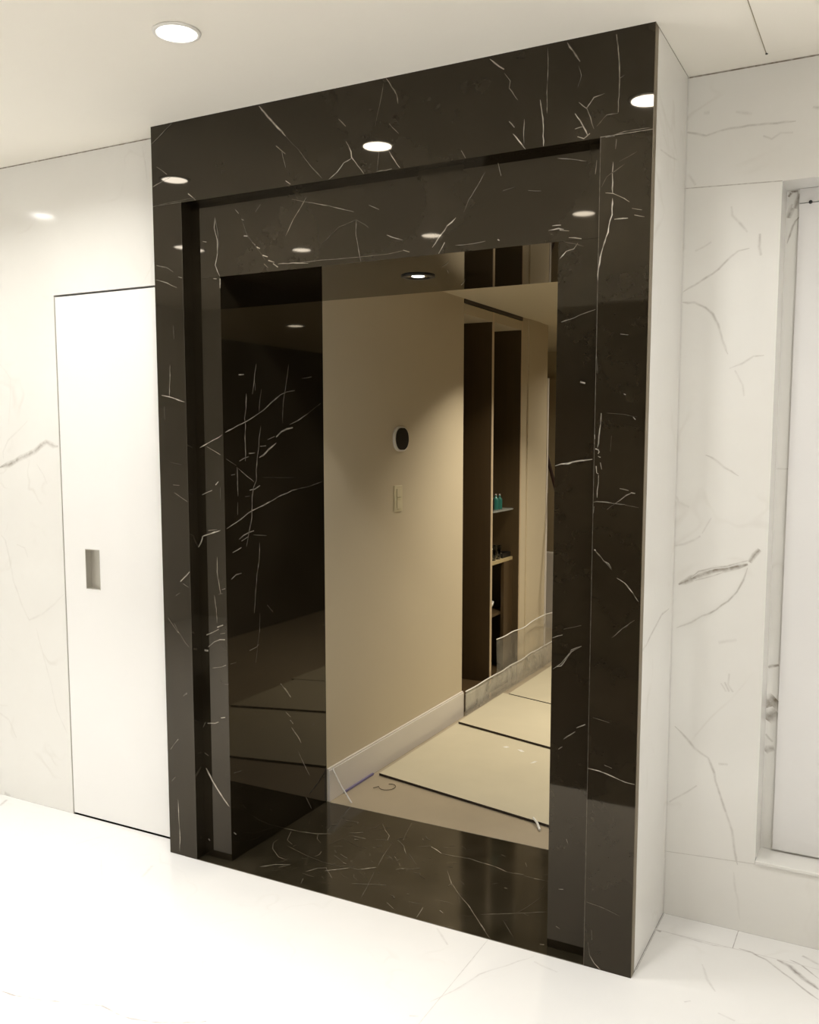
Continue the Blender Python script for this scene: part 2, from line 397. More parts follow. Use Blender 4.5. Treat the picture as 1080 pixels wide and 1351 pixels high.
  [0.15,2.6,270,1405,304,1403,338,1402,373,1400,408,1399,444,1397,480,1396],
  [0.45,3.7,244,1162,243,1140,241,1118,240,1096,235,1078,230,1060,225,1043,222,1024,219,1006,216,988,213,968,211,948,208,928,205,901],
  [0.3,3.4,239,895,238,873,236,850,235,828,231,812,226,796,222,780,219,761,216,741,212,726,207,710],
  [0.35,4.0,172,765,213,770,231,778],
  [0.35,4.6,285,918,303,903,320,887],
  [0.5,4.8,363,593,397,564,414,543,431,523],
  [0.45,4.8,395,469,429,442],
  [0.6,6.1,424,431,444,410],
  [0.6,4.9,74,1046,103,1059,133,1061],
  [0.3,3.3,60,739,94,738],
  [0.6,4.5,60,106,74,94],
  [0.4,3.6,363,595,382,573,402,551,421,529],
  [0.45,4.8,394,472,424,446],
  [0.8,6.1,430,398,450,378,470,357,485,336,499,315],
  [0.55,5.3,477,284,495,255,512,226,527,203,542,180,557,157],
  [0.4,4.7,527,75,547,44,567,12],
  [0.2,3.4,67,330,89,327,111,325],
 ],
 'soffit': [
  [0.6,4.4,1014,234,1042,200,1069,166],
  [0.4,5.1,999,303,972,369],
  [0.55,4.3,917,592,975,501],
 ],
 'sill': [
  [0.55,5.1,238,375,262,376,285,377,308,378,331,379,352,384,373,388,395,392,413,402,431,411,448,421],
  [0.35,3.8,296,361,312,325,328,291,367,269],
  [0.4,3.7,293,281,295,245,322,204,353,180,383,157,404,154,424,152],
  [0.35,3.8,404,389,423,355,456,330],
  [0.7,4.4,371,61,384,74,397,88,410,102,426,110,441,118,456,126],
  [0.5,3.6,433,88,446,108,460,128],
  [0.6,4.1,538,105,550,127,562,150,575,159,589,169],
  [0.75,5.5,597,143,610,156,624,169,638,182,650,195,663,208],
  [0.75,5.5,698,209,712,222,726,236,740,249,748,255],
  [0.4,3.1,745,271,734,310,723,350,712,397,700,446],
  [0.5,3.3,663,208,681,209,698,209],
  [0.4,3.5,589,164,619,137,648,110],
  [0.4,3.2,731,108,747,115,762,122,778,129,794,136,811,143,828,149,844,156],
  [0.35,2.9,758,217,768,186,778,156,788,126,796,97,804,67,812,39],
  [0.4,3.5,575,25,561,59],
  [0.55,4.2,576,600,619,547,659,509,672,473,649,465,625,457],
  [0.3,3.0,681,656,693,609,705,563,725,501],
  [0.5,5.2,706,491,749,458,771,428,792,400],
  [0.2,2.8,801,405,832,375,861,346],
  [0.6,4.7,532,442,561,443,589,443],
  [0.6,5.9,553,419,570,422],
  [0.5,4.8,509,459,530,473,551,487],
  [0.5,6.1,403,493,420,508],
  [0.45,5.6,574,284,595,275,615,267],
  [0.5,5.6,620,230,635,226],
  [0.3,3.4,561,264,589,250,616,236],
  [0.35,4.6,431,554,459,558,486,562,490,545],
  [0.25,2.5,355,249,384,241,413,232,441,223,469,215,498,209,527,203,556,197,577,197,598,197,619,198,640,198],
  [0.12,2.7,626,580,610,562,595,544,579,526],
  [0.2,2.6,491,335,498,357,505,380,512,402,539,393,566,384,592,375,618,374,643,374],
  [0.5,3.6,850,290,864,301,877,312,890,324],
  [0.85,6.3,847,502,879,486,905,468],
  [0.5,4.0,905,468,928,469,950,470,971,472,991,474,1011,476],
  [0.7,5.3,1009,480,1029,477,1050,473,1070,469],
  [0.75,5.0,1070,469,1096,467,1122,464,1142,458,1161,451,1179,445],
  [0.5,4.1,1205,449,1223,451,1241,453],
  [0.8,5.4,1282,442,1302,443],
  [0.35,2.7,1179,445,1199,445,1218,445,1238,445,1257,445,1276,445,1295,445,1314,445,1333,445],
  [0.3,3.2,797,470,811,482,825,494,839,506,869,494],
  [0.5,3.3,980,359,999,332,1017,306,1035,280,1063,249,1090,219,1111,200,1131,183,1151,165,1171,144,1190,123,1209,103,1233,76,1257,50,1280,25,1302,1],
  [0.6,5.3,1013,309,1030,286,1046,263],
  [0.6,5.0,1151,165,1165,151],
  [0.7,5.4,1210,100,1223,87],
  [0.6,4.3,1240,70,1264,45],
  [0.45,3.2,1214,126,1230,136,1245,146,1261,155,1277,165,1293,175,1308,185,1324,195,1340,205,1356,215,1370,225,1384,234,1399,244],
  [0.25,2.6,1292,127,1309,107,1326,87,1342,67,1358,48],
  [0.2,2.5,1351,335,1345,307,1339,278,1333,250,1324,220,1316,190],
  [0.5,4.5,906,50,926,37,945,24],
  [0.5,3.5,1037,12,1032,45,1027,78],
  [0.3,2.8,968,89,990,93,1012,97],
  [0.5,6.3,1215,330,1226,329],
  [0.35,6.5,1085,88,1101,76],
  [0.6,4.7,1446,47,1458,52],
  [0.4,3.9,1211,544,1228,515],
  [0.25,2.9,1139,7,1158,9,1176,12],
 ],
 'wallL': [
  [0.62,24.7,-961,1427,-904,1441,-865,1456,-826,1470,-787,1485,-748,1500,-713,1517,-678,1533,-642,1523,-613,1519],
  [0.13,10.9,-936,1465,-940,1495,-903,1540,-872,1561,-840,1581,-784,1622],
  [0.12,7.7,-741,1445,-721,1423,-701,1401,-692,1383,-682,1365],
  [0.12,11.0,-973,1146,-947,1124,-938,1091,-930,1058,-923,1024,-916,989,-909,955,-895,924,-881,894,-867,863,-845,829,-823,795,-782,811,-741,827,-707,851,-672,875,-642,898,-612,922],
  [0.1,9.4,-879,1109,-832,1097,-814,1061],
  [0.1,7.9,-785,766,-778,746,-771,726,-764,705,-757,685,-750,665,-744,645,-737,625,-730,606,-724,586,-717,566,-711,546,-705,526,-700,506,-694,486,-689,466,-683,447,-678,427,-667,409,-656,392,-645,374,-634,357,-623,339],
  [0.12,13.0,-1032,367,-976,345,-954,308,-932,272],
  [0.08,9.3,-933,1854,-903,1822,-873,1791,-877,1754,-881,1717,-885,1680,-890,1643,-894,1606],
  [0.3,26.4,-1026,10,-989,1],
 ],
 'doorL': [
  [0.1,8.9,-514,1619,-541,1595,-516,1584],
 ],
 'wallLtop': [
  [0.14,8.2,-123,2601,-116,2571,-109,2541,-106,2507,-104,2474],
 ],
 'rpan': [
  [0.7,20.0,1756,1093,1775,1103,1795,1112,1814,1122,1833,1132,1865,1146,1892,1150,1924,1158,1960,1170],
  [0.4,7.0,1795,1115,1816,1137,1838,1144,1859,1152,1881,1155,1902,1158,1924,1167,1944,1175,1965,1183],
  [0.7,18.4,1966,1175,1978,1198,1993,1216],
  [0.3,7.1,1806,1107,1833,1116,1860,1125,1887,1139],
  [0.35,7.1,1961,1158,1949,1118,1932,1082,1906,1052,1890,1036,1875,1021,1853,1009,1832,997,1799,973,1777,962,1754,951],
  [0.3,8.0,1743,1995,1760,2005,1778,2014,1809,2033,1828,2044,1846,2054,1861,2071,1876,2086,1901,2103,1932,2108],
  [0.3,9.2,1739,1965,1758,1962,1779,1960,1812,1944,1834,1924,1849,1890,1856,1868,1863,1846,1872,1824,1881,1802],
  [0.2,7.9,1887,1758,1923,1771,1939,1782,1954,1794,1984,1795],
  [0.18,9.0,1876,2234,1880,2208,1904,2179,1925,2156],
  [0.25,11.1,1958,2147,1957,2111,1963,2084],
  [0.15,8.0,1775,2114,1801,2125,1822,2137],
  [0.15,8.0,1903,1753,1914,1730,1926,1709,1932,1676],
  [0.25,8.1,1826,1500,1848,1489,1865,1476,1881,1464,1903,1451,1925,1437],
  [0.15,11.8,1739,1371,1748,1351,1782,1338],
  [0.2,9.5,1739,1212,1769,1220,1802,1236,1818,1248],
  [0.12,7.0,1823,1257,1836,1282,1849,1306],
  [0.12,14.1,1883,918,1910,925,1937,932],
  [0.2,9.4,1896,792,1910,765],
  [0.18,9.4,1919,824,1915,789,1932,768],
  [0.3,9.6,1758,633,1787,608,1804,590,1820,571,1841,558,1863,545,1874,527,1882,501,1890,476,1899,448,1908,420,1918,392,1926,369,1934,347,1942,325,1947,293,1952,261,1959,239,1965,216],
  [0.2,7.3,1748,380,1776,401,1804,424,1832,450],
  [0.2,9.4,1904,795,1921,768],
  [0.15,11.9,1896,530,1924,535],
 ],
 'return': [
  [0.4,11.3,367,1023,268,1017,187,998,122,977,70,958],
  [0.3,12.9,69,966,38,954],
  [0.22,7.5,89,2328,200,2341,298,2354],
  [0.15,6.3,120,2376,168,2361],
 ],
 'rbase': [
  [0.12,9.6,1952,189,1956,154,1962,125,1968,97,1973,68,1979,39],
 ],
 'rtop': [
  [0.28,7.8,1741,2465,1772,2456,1794,2446,1816,2451,1837,2457,1863,2457,1889,2458,1916,2458,1943,2458,1969,2456,1995,2454,2020,2453,2045,2451],
  [0.3,9.1,1741,2465,1772,2456,1799,2447],
  [0.15,13.3,1879,2502,1902,2496,1925,2490],
  [0.18,8.7,1957,2422,1982,2410,2006,2423,2039,2421],
  [0.25,12.9,2088,2483,2104,2478],
  [0.15,18.0,1788,2514,1805,2513],
  [0.15,11.4,1749,2343,1772,2309],
 ],
 'nback': [
  [0.8,10.2,2020,2273,2029,2287,2038,2287,2045,2287],
  [0.55,20.5,2022,2211,2026,2230,2033,2243,2036,2248],
  [0.5,18.2,2039,2237,2045,2256,2051,2279],
  [0.5,6.9,2020,2136,2026,2158,2034,2186,2042,2200,2051,2211],
  [0.25,13.7,2024,2287,2023,2285],
  [0.75,62.7,2017,692,2026,711,2044,729],
  [0.75,48.3,2017,657,2028,672,2047,688],
  [0.6,24.2,2017,554,2025,561,2044,568],
  [0.3,9.7,2017,610,2026,599,2039,588],
  [0.6,12.0,2017,827,2028,833,2047,839],
  [0.2,7.0,2017,1457,2032,1456,2051,1456],
 ],
 'floor': [
  [0.45,12.4,186,-894,214,-891,242,-888,273,-880,303,-872,334,-863,363,-854,392,-845,421,-835,443,-826,465,-817,488,-808,516,-812,543,-816,574,-814,604,-812,633,-805,663,-798,684,-789,704,-779,725,-769,746,-755,767,-741,788,-726],
  [0.12,6.5,217,-868,221,-845,224,-823,242,-808,260,-794,279,-780,303,-765,327,-750,351,-734,375,-719],
  [0.1,10.6,21,-471,14,-428,8,-383,-21,-339,-51,-293,-94,-251,-139,-209,-185,-165],
  [0.1,16.4,47,-198,32,-157,16,-115],
  [0.12,6.5,569,-486,600,-522,631,-558,665,-589,698,-620,729,-656,760,-691,789,-725],
  [0.3,22.7,-941,-5,-971,57],
  [0.08,8.8,-369,-117,-357,-86,-346,-54,-334,-22],
  [0.2,8.2,1256,-451,1279,-444],
  [0.15,6.6,1279,-370,1290,-345,1301,-320,1312,-295,1323,-269,1330,-242,1338,-215,1345,-187,1360,-164,1375,-141,1391,-117,1406,-94,1422,-71,1437,-48,1453,-24],
  [0.1,8.9,1463,-51,1490,-58,1516,-64,1542,-71],
  [0.12,9.5,1125,-16,1161,-53,1197,-89],
  [0.4,8.8,1991,310,2029,304,2051,293,2073,283,2106,250,2128,232,2150,214,2169,194,2187,175,2207,158,2227,141],
  [0.5,19.9,2101,297,2120,288,2138,279,2160,255,2182,231,2203,213,2224,195],
  [0.5,6.7,2134,315,2152,309,2170,303,2195,276,2220,250],
  [0.25,13.6,2166,357,2190,344,2214,332],
  [0.14,10.9,1908,170,1922,134,1936,100,1952,74,1968,48],
  [0.15,10.2,1990,-49,2013,-57,2036,-65],
  [0.4,14.4,1731,303,1759,296],
  [0.2,5.9,1758,303,1773,302,1789,300,1804,299,1820,298,1835,297,1850,296,1864,295,1878,294,1892,294,1906,293,1920,292,1937,295,1953,298,1970,301,1986,304],
  [0.2,8.4,1899,-43,1914,-30],
 ],
}

# ------------------------------------------------------------------ mesh helpers
class MB:
    count = 0
    def __init__(s): s.bm = bmesh.new(); s.lay = s.bm.verts.layers.float.new('vein')
    def box(s, x0, x1, y0, y1, z0, z1):
        r = bmesh.ops.create_cube(s.bm, size=1)
        for v in r['verts']:
            v.co = Vector(((x0+x1)/2+v.co.x*(x1-x0), (y0+y1)/2+v.co.y*(y1-y0), (z0+z1)/2+v.co.z*(z1-z0)))
        return s
    def quad(s, pts):
        s.bm.faces.new([s.bm.verts.new(p) for p in pts]); return s
    def ribbon(s, pts3, nrm, half, inten, soft=True, seed=0):
        """a vein: strip with a bright centre line and edges that fade into the stone"""
        rnd = random.Random(seed)
        rows = []; N = len(pts3); MB.count += 1; lift = (MB.count % 60)*.000012
        seg = (pts3[0]-pts3[-1]).length/max(1, N-1)
        for i, p in enumerate(pts3):
            t = (pts3[min(i+1, N-1)]-pts3[max(i-1, 0)])
            if t.length < 1e-6: t = Vector((1, 0, 0))
            side = nrm.cross(t).normalized()
            k = (.55 + .75*rnd.random() if half < .003 else .85+.25*rnd.random()) if soft else 1
            if soft and (i == 0 or i == N-1): k *= (.35 if N > 4 else .8)
            jit = side*((rnd.random()-.5)*min(half*.8, seg*.12)) if soft else Vector()
            o = p+nrm*(.0002+lift)+jit
            a = inten*(.6+.6*rnd.random()) if soft else inten
            vs = [s.bm.verts.new(o-side*half*k), s.bm.verts.new(o), s.bm.verts.new(o+side*half*k)]
            vs[0][s.lay] = 0 if soft else a; vs[2][s.lay] = 0 if soft else a; vs[1][s.lay] = min(1, a)
            rows.append(vs)
        for r0, r1 in zip(rows, rows[1:]):
            for j in (0, 1):
                try: s.bm.faces.new((r0[j], r0[j+1], r1[j+1], r1[j]))
                except ValueError: pass
        return s
    def veins(s, key, ax, val, sign, gain=1.0, wide=1.0):
        nrm = Vector((0, 0, 0)); nrm[ax] = sign; oth = [k for k in range(3) if k != ax]
        for i, rec in enumerate(VEINS.get(key, [])):
            inten, wmm, c = rec[0], rec[1], rec[2:]
            pts = []
            for k in range(0, len(c), 2):
                p = Vector((0, 0, 0)); p[ax] = val; p[oth[0]] = c[k]/1000; p[oth[1]] = c[k+1]/1000; pts.append(p)
            s.ribbon(pts, nrm, wmm/1000*.5*wide*(1.05 if wmm < 6 else 1.2), min(1, inten*gain*(1.15 if wmm < 6 else 1)), True, i*7+len(key))
        return s
    def line(s, p, q, nrm, half=.001, inten=.5):
        return s.ribbon([Vector(p), Vector(q)], Vector(nrm), half, inten, False)
    def lathe(s, prof, cx=0, cy=0, z=0, n=32):
        rings = []
        for r, h in prof:
            if r < 1e-5: rings.append([s.bm.verts.new((cx, cy, z+h))])
            else: rings.append([s.bm.verts.new((cx+r*math.cos(2*math.pi*k/n), cy+r*math.sin(2*math.pi*k/n), z+h)) for k in range(n)])
        for a, b in zip(rings, rings[1:]):
            for k in range(n):
                q = [a[k % len(a)], a[(k+1) % len(a)], b[(k+1) % len(b)], b[k % len(b)]]
                u = []
                for v in q:
                    if v not in u: u.append(v)
                if len(u) > 2: s.bm.faces.new(u)
        return s
    def tube(s, pts, r, n=8):
        rings = []
        for i, p in enumerate(pts):
            p = Vector(p); t = (Vector(pts[min(i+1, len(pts)-1)])-Vector(pts[max(i-1, 0)])).normalized()
            a = t.cross(Vector((0, 0, 1)) if abs(t.z) < .9 else Vector((1, 0, 0))).normalized(); b = t.cross(a)
            rings.append([s.bm.verts.new(p+a*r*math.cos(2*math.pi*k/n)+b*r*math.sin(2*math.pi*k/n)) for k in range(n)])
        for u, v in zip(rings, rings[1:]):
            for k in range(n): s.bm.faces.new((u[k], u[(k+1) % n], v[(k+1) % n], v[k]))
        s.bm.faces.new(rings[0]); s.bm.faces.new(rings[-1])
        return s
    def rounded(s, cx, cy, w, h, r, d0, d1, ax='x', n=8):
        """rounded slab, standing on the plane ax: outline w x h (in y,z), from d0 to d1 along x"""
        out = []
        for qx, qy, a0 in ((1, 1, 0), (-1, 1, 90), (-1, -1, 180), (1, -1, 270)):
            for k in range(n+1):
                a = math.radians(a0+90*k/n)
                out.append((cx+qx*(w/2-r)+r*math.cos(a), cy+qy*(h/2-r)+r*math.sin(a)))
        b = min(.002, (d1-d0)*.3); m_ = []
        for dd, sc in ((d0, 1), (d1-b, 1), (d1, 1-2*b/w)):
            m_.append([s.bm.verts.new((dd, cx+(y-cx)*sc, cy+(z-cy)*sc)) for y, z in out])
        for u, v in zip(m_, m_[1:]):
            for k in range(len(out)): s.bm.faces.new((u[k], u[(k+1) % len(out)], v[(k+1) % len(out)], v[k]))
        s.bm.faces.new(m_[0]); s.bm.faces.new(m_[-1]); return s
    def build(s, name, mat, parent=None, smooth=False, bevel=0):
        bmesh.ops.recalc_face_normals(s.bm, faces=[f for f in s.bm.faces])
        me = bpy.data.meshes.new(name); s.bm.to_mesh(me); s.bm.free()
        me.materials.append(mat)
        if smooth:
            for p in me.polygons: p.use_smooth = True
        o = bpy.data.objects.new(name, me); COL.objects.link(o)
        if bevel:
            md = o.modifiers.new('bevel', 'BEVEL'); md.width = bevel; md.segments = 2; md.limit_method = 'ANGLE'
        if parent:
            o.parent = parent; o.matrix_parent_inverse = Matrix.Translation(-Vector(parent.location))
        return o
def struct(o): o['kind'] = 'structure'; return o
def tag(o, label, cat, group=None):
    o['label'] = label; o['category'] = cat
    if group: o['group'] = group
    return o
def empty(name, loc, label=None, cat=None, group=None):
    o = bpy.data.objects.new(name, None); o.location = loc; COL.objects.link(o); o.empty_display_size = .1
    if label: tag(o, label, cat, group)
    return o
X, Y, Z = (1, 0, 0), (0, -1, 0), (0, 0, 1)

# ------------------------------------------------------------------ bathroom shell
f = MB().box(-3, 4.4, -3.6, -.0005, -.05, 0).box(W+.001, 4.4, -.0005, DR-.0005, -.05, 0).box(-3, -.001, -.0005, DL-.0005, -.05, 0)
f.veins('floor', 2, 0, 1, 1.6, 1)
f.line((1.295, -3.5, 0), (1.295, 0, 0), Z, .0012, .25).line((1.74, .302, 0), (4.3, .302, 0), Z, .0012, .3).line((1.974, .302, 0), (1.974, .415, 0), Z, .0012, .6)
f.line((W+.004, .05, 0), (W+.004, .41, 0), Z, .0012, .5).line((-.3, -3.5, 0), (-.3, .08, 0), Z, .0008, .08)
struct(f.build('floor', WFLOOR))
c = MB().box(-3, 4.4, -3.6, -.001, H, H+.05).box(W+.001, 4.4, -.001, DR, H, H+.05).box(-3, -.001, -.001, DL, H, H+.05)
struct(c.build('ceiling', CEIL))
struct(MB().box(-.3, 1.9, -3.6, -1.235, .0005, .004).build('reflection_dark_floor', DARKW))  # unseen dark sheet, added to darken the reflection in the right pilaster
# left wall with the concealed door
l = MB().box(-3, DX-.007, DL, DL+.22, 0, H).box(DX-.007, 0, DL, DL+.22, DZ+.008, H)
l.veins('wallL', 1, DL, -1).veins('wallLtop', 1, DL, -1)
l.line((-1.5, DL, 0.0), (-1.5, DL, H), Y, .0008, .15).line((-1.12, DL, 2.12), (-1.12, DL, H), Y, .0006, .1)
l.line((-3, DL, H-.003), (0, DL, H-.003), Y, .0018, .9)
struct(l.build('wall_left', WHITE))
struct(MB().box(-3.1, -3.001, -3.6, DL+.2, 0, H).build('wall_left_end', WHITE))
struct(MB().box(4.401, 4.5, -3.6, .7, 0, H).build('wall_right_end', WHITE))
struct(MB().box(-3.1, -.35, -3.72, -3.601, 0, H).box(-.35, 4.5, -3.72, -3.601, 2.45, H).box(3.4, 4.5, -3.72, -3.601, 0, 2.45).build('wall_back', WHITE))
struct(MB().box(-.35, 3.4, -3.78, -3.66, 0, 2.45).build('reflection_dark_panel', BROWN))  # unseen dark panel, added and sized for the reflection in the marble
# right wall with its tall niche
r = MB().box(W, XN, DR, .68, 0, H).box(XN, 4.4, DR, .68, 0, .232).box(XN, 4.4, DR, .68, 2.29, H).box(XN, 4.4, .5445, .68, .232, 2.29)
r.veins('rtop', 1, DR, -1, 1.2).veins('rpan', 1, DR, -1, 1.3).veins('rbase', 1, DR, -1).veins('nback', 1, .5445, -1, 1.3)
r.line((W, DR, 2.302), (XN, DR, 2.290), Y, .0014, .5).line((W, DR, .212), (XN, DR, .230), Y, .0012, .3).line((W, DR, H-.003), (4.3, DR, H-.003), Y, .002, 1)
r.line((W+.0025, DR, 0), (W+.0025, DR, H), Y, .0012, .15)
struct(r.build('wall_right', WHITE))
g = MB().box(2.052, 4.3, .532, .544, .240, 2.246).build('door_2', NICHE); struct(g)
struct(MB().box(2.052, 4.3, .5295, .544, 2.2485, 2.289).build('trim_1', NICHE))
struct(MB().box(2.016, 4.3, .4095, .440, .2325, .243).build('trim_2', WHITE, bevel=.002))
# white marble return on the side of the surround
e = MB().box(W-.02, W, .0335, .68, 0, H); e.veins('return', 0, W, 1)
struct(e.build('wall_return', WHITE))

# ------------------------------------------------------------------ concealed door
door = struct(empty('door_1', (DX, DL, 0)))
hx0, hx1, hz0, hz1 = -.484, -.406, .954, 1.113
dm = MB()
dm.box(DX, hx0, DL, DL+.035, .008, DZ).box(hx1, -.002, DL, DL+.035, .008, DZ).box(hx0, hx1, DL, DL+.035, .008, hz0).box(hx0, hx1, DL, DL+.035, hz1, DZ)
dm.veins('doorL', 1, DL, -1)
dm.build('door_leaf', DOORM, door)
h = MB().box(hx0, hx1, DL+.026, DL+.030, hz0, hz1).box(hx0, hx0+.003, DL-.001, DL+.026, hz0, hz1).box(hx1-.003, hx1, DL-.001, DL+.026, hz0, hz1)
h.box(hx0, hx1, DL-.001, DL+.026, hz0, hz0+.003).box(hx0, hx1, DL-.001, DL+.026, hz1-.003, hz1)
ho = h.build('recessed_pull', STEEL, door); ho['label'] = 'grey recessed metal pull'
MB().box(DX-.007, -.002, DL+.05, DL+.06, 0.0, DZ+.008).build('gap_shade_backing', DARKGAP, door)  # dark sheet behind the leaf, its colour stands for shade in the gaps
MB().box(DX-.0068, DX-.004, DL+.003, DL+.05, 0.0, DZ).build('edge_seal', plain('grey_seal', lin(150, 145, 130), .4), door)

# ------------------------------------------------------------------ dark marble surround
T = .022
su = empty('door_surround', (W/2, 0, 0), 'large stepped dark brown marble door surround with white veins, reaching the ceiling', 'door frame')
b = MB().box(0, W, 0, T, ZT, H); b.veins('fascia', 1, 0, -1)
b.line((.0, 0, ZT+.0015), (A_, 0, ZT+.0015), Y, .0008, .2).line((B_, 0, ZT+.0015), (W, 0, ZT+.0015), Y, .0008, .35)
b.build('header_slab', DARK, su)
for k, (x0, x1, key) in enumerate(((0, A_, 'pilL'), (B_, W, 'pilR'))):
    b = MB().box(x0, x1, 0, T, 01e-3*.5, ZT-.0005); b.veins(key, 1, 0, -1)
    b.line((A_-.001 if k == 0 else B_+.001, 0, .001), (A_-.001 if k == 0 else B_+.001, 0, ZT), Y, .0008, .06 if k == 0 else .14)
    b.build('pilaster_slab', DARK, su)
MB().box(W-.02, W+.0012, T+.0005, .033, .0005, H-.0005).box(W, W+.0012, .001, T+.0005, .0005, H-.0005).build('sawn_edge', DEDGE, su)['label'] = 'paler sawn edge of the slab'
MB().box(A_-T, A_, T, D1, .0015, ZT).build('step_return', DARK, su)
MB().box(B_, B_+T, T, D1, .0015, ZT).build('step_return', DARK, su)
MB().box(A_-T, B_+T, T, D1, ZT, ZT+T).build('step_return', DARK, su)
b = MB().box(A_, B_, D1, D1+T, Z2, ZT); b.veins('ifascia', 1, D1, -1); b.build('inner_header_slab', DARK, su)
for x0, x1, key in ((A_, C_, 'ipilL'), (XR, B_, 'ipilR')):
    b = MB().box(x0, x1, D1, D1+T, .0015, Z2-.0005); b.veins(key, 1, D1, -1); b.build('inner_pilaster_slab', DARK, su)
b = MB().box(C_-T, C_, D1+T, D, .0015, Z2); b.veins('jambL', 0, C_, 1); b.build('jamb_slab', DARK, su)
MB().box(XR, XR+T, D1+T, D, .0015, Z2).build('jamb_slab', DARK, su)
b = MB().box(C_-T, XR+T, D1+T, D, Z2, Z2+T); b.veins('soffit', 2, Z2, -1); b.build('soffit_slab', DARK, su)
b = MB().box(A_, B_, .0005, D, -.04, 0); b.veins('sill', 2, 0, 1, 1.15, .85)
rs = random.Random(11)
for k in range(110):            # short chips and scratches of the worn threshold, densest at the left
    cx, cy = C_+.1+abs(rs.gauss(0, .45)), .06+rs.random()*.52
    if cx > B_-.08: continue
    an, ln = rs.gauss(.1, .9), .008+.05*rs.random()**2
    p0 = Vector((cx, cy, 0)); d_ = Vector((math.cos(an), math.sin(an), 0))*ln
    b.ribbon([p0, p0+d_*.5+Vector((-d_.y, d_.x, 0))*rs.uniform(-.2, .2), p0+d_], Vector((0, 0, 1)), .0007+.0012*rs.random(), .12+.4*rs.random()**2, True, k)
b.line((A_, .0015, 0), (B_, .0015, 0), Z, .0012, .35).line((C_, D-.002, 0), (XR, D-.002, 0), Z, .0018, .5)
tag(b.build('threshold', DARK_SILL), 'dark marble threshold slab with fine white veins lying in the doorway', 'threshold')
# masonry core behind the slabs
struct(MB().box(.0, C_-T-.001, DL+.221, D, .001, H).build('wall_portal_left', HALLP))
struct(MB().box(C_-T-.001, XR+T+.001, D1+T+.001, D, Z2+T+.001, H).build('wall_portal_top', HALLP))
struct(MB().box(XR+T+.001, W-.021, D1+T+.001, D, .001, H).box(W-.021, 2.7, .6815, D+.03, .001, H).build('wall_portal_right', HALLP))

# ------------------------------------------------------------------ hallway shell
HX = 2.7
hf = MB().box(-2.2, HX, D+.001, 6.2, -.05, 0)
hf.line((.92, D+.01, 0), (.91, 1.04, 0), Z, .0012, .6)
struct(hf.build('floor_hall', HFLOOR))
struct(MB().box(-2.2, HX, D+.001, 6.2, HH, HH+.05).build('ceiling_hall', HALLC))
struct(MB().box(C_-.14, C_, D+.001, 2.066, 0, HH).build('wall_hall_left', HALLP))
struct(MB().box(HX, HX+.1, D+.001, 6.2, 0, HH).build('wall_hall_right', DARKW))
struct(MB().box(C_+.0005, C_+.014, D+.002, 2.066, 0, .138).box(C_+.0005, C_+.010, D+.002, 2.066, .138, .146).build('baseboard_hall_left', BASE, bevel=.002))
struct(MB().box(C_-.25, C_, 2.942, 3.035, 0, HH).box(C_-.25, C_+.008, 3.036, 3.258, 0, HH).box(C_-.25, C_+.003, 3.259, 3.40, 0, HH).build('wall_hall_far', HALLP))
struct(MB().box(C_-.06, C_+.006, 3.402, 3.43, 0, 1.95).build('trim_3', BASE))
struct(MB().box(-2.2, HX, 5.2, 5.3, 0, HH).build('wall_hall_end', GREYW))
struct(MB().box(-.5, .9, 5.14, 5.199, 0, 2.06).build('door_4', wood('taupe_door', lin(168, 152, 122), lin(176, 160, 130))))
# slot above the built-in unit
struct(MB().box(C_-.012, C_+.003, 2.07, 2.935, HH-.022, HH-.001).build('trim_4', plain('dark_track', lin(46, 28, 14), .4)))

# ------------------------------------------------------------------ built-in unit in the hall wall
cab = empty('built_in_shelf_unit', (.0, 2.50, 0), 'tall dark brown veneered shelf unit recessed in the hall wall beyond the doorway', 'shelf unit')
XS = .211
MB().box(-.45, C_-.003, 2.464, 2.484, .0, HH-.025).build('divider_panel', BROWN, cab)
MB().box(C_-.003, C_+.001, 2.462, 2.486, .0, HH-.025).build('edge_trim', TRIM, cab)['label'] = 'pale metal trim on the front edge'
MB().box(-.45, C_-.003, 2.923, 2.941, 0, HH-.025).build('side_panel', BROWN2, cab)
MB().box(C_-.003, C_+.001, 2.926, 2.941, 0, HH-.025).build('edge_trim', TRIM, cab)
MB().box(-.47, -.451, 2.07, 2.941, 0, HH-.025).build('back_panel', BROWN2, cab)
MB().box(-.45, C_-.02, 2.07, 2.463, 0, .1).build('plinth', BROWN, cab)
MB().box(-.45, C_, 2.07, 2.941, HH-.08, HH-.025).build('top_panel', HALLP, cab)
MB().box(-.45, XS, 2.4845, 2.9225, 1.102, 1.112).build('shelf', GLASS, cab)['label'] = 'glass shelf'
MB().box(-.45, XS, 2.4845, 2.9225, .785, .805).build('counter', OAK, cab)['label'] = 'light wood counter with a glossy front edge'
MB().box(-.45, XS-.0205, 2.4845, 2.9225, .455, .47).build('shelf', BROWN, cab)
MB().box(XS-.02, XS, 2.78, 2.9225, .10, .785).build('cupboard_door', BROWN, cab)
MB().box(-.45, XS, 2.4845, 2.9225, .0, .10).build('plinth', BROWN, cab)

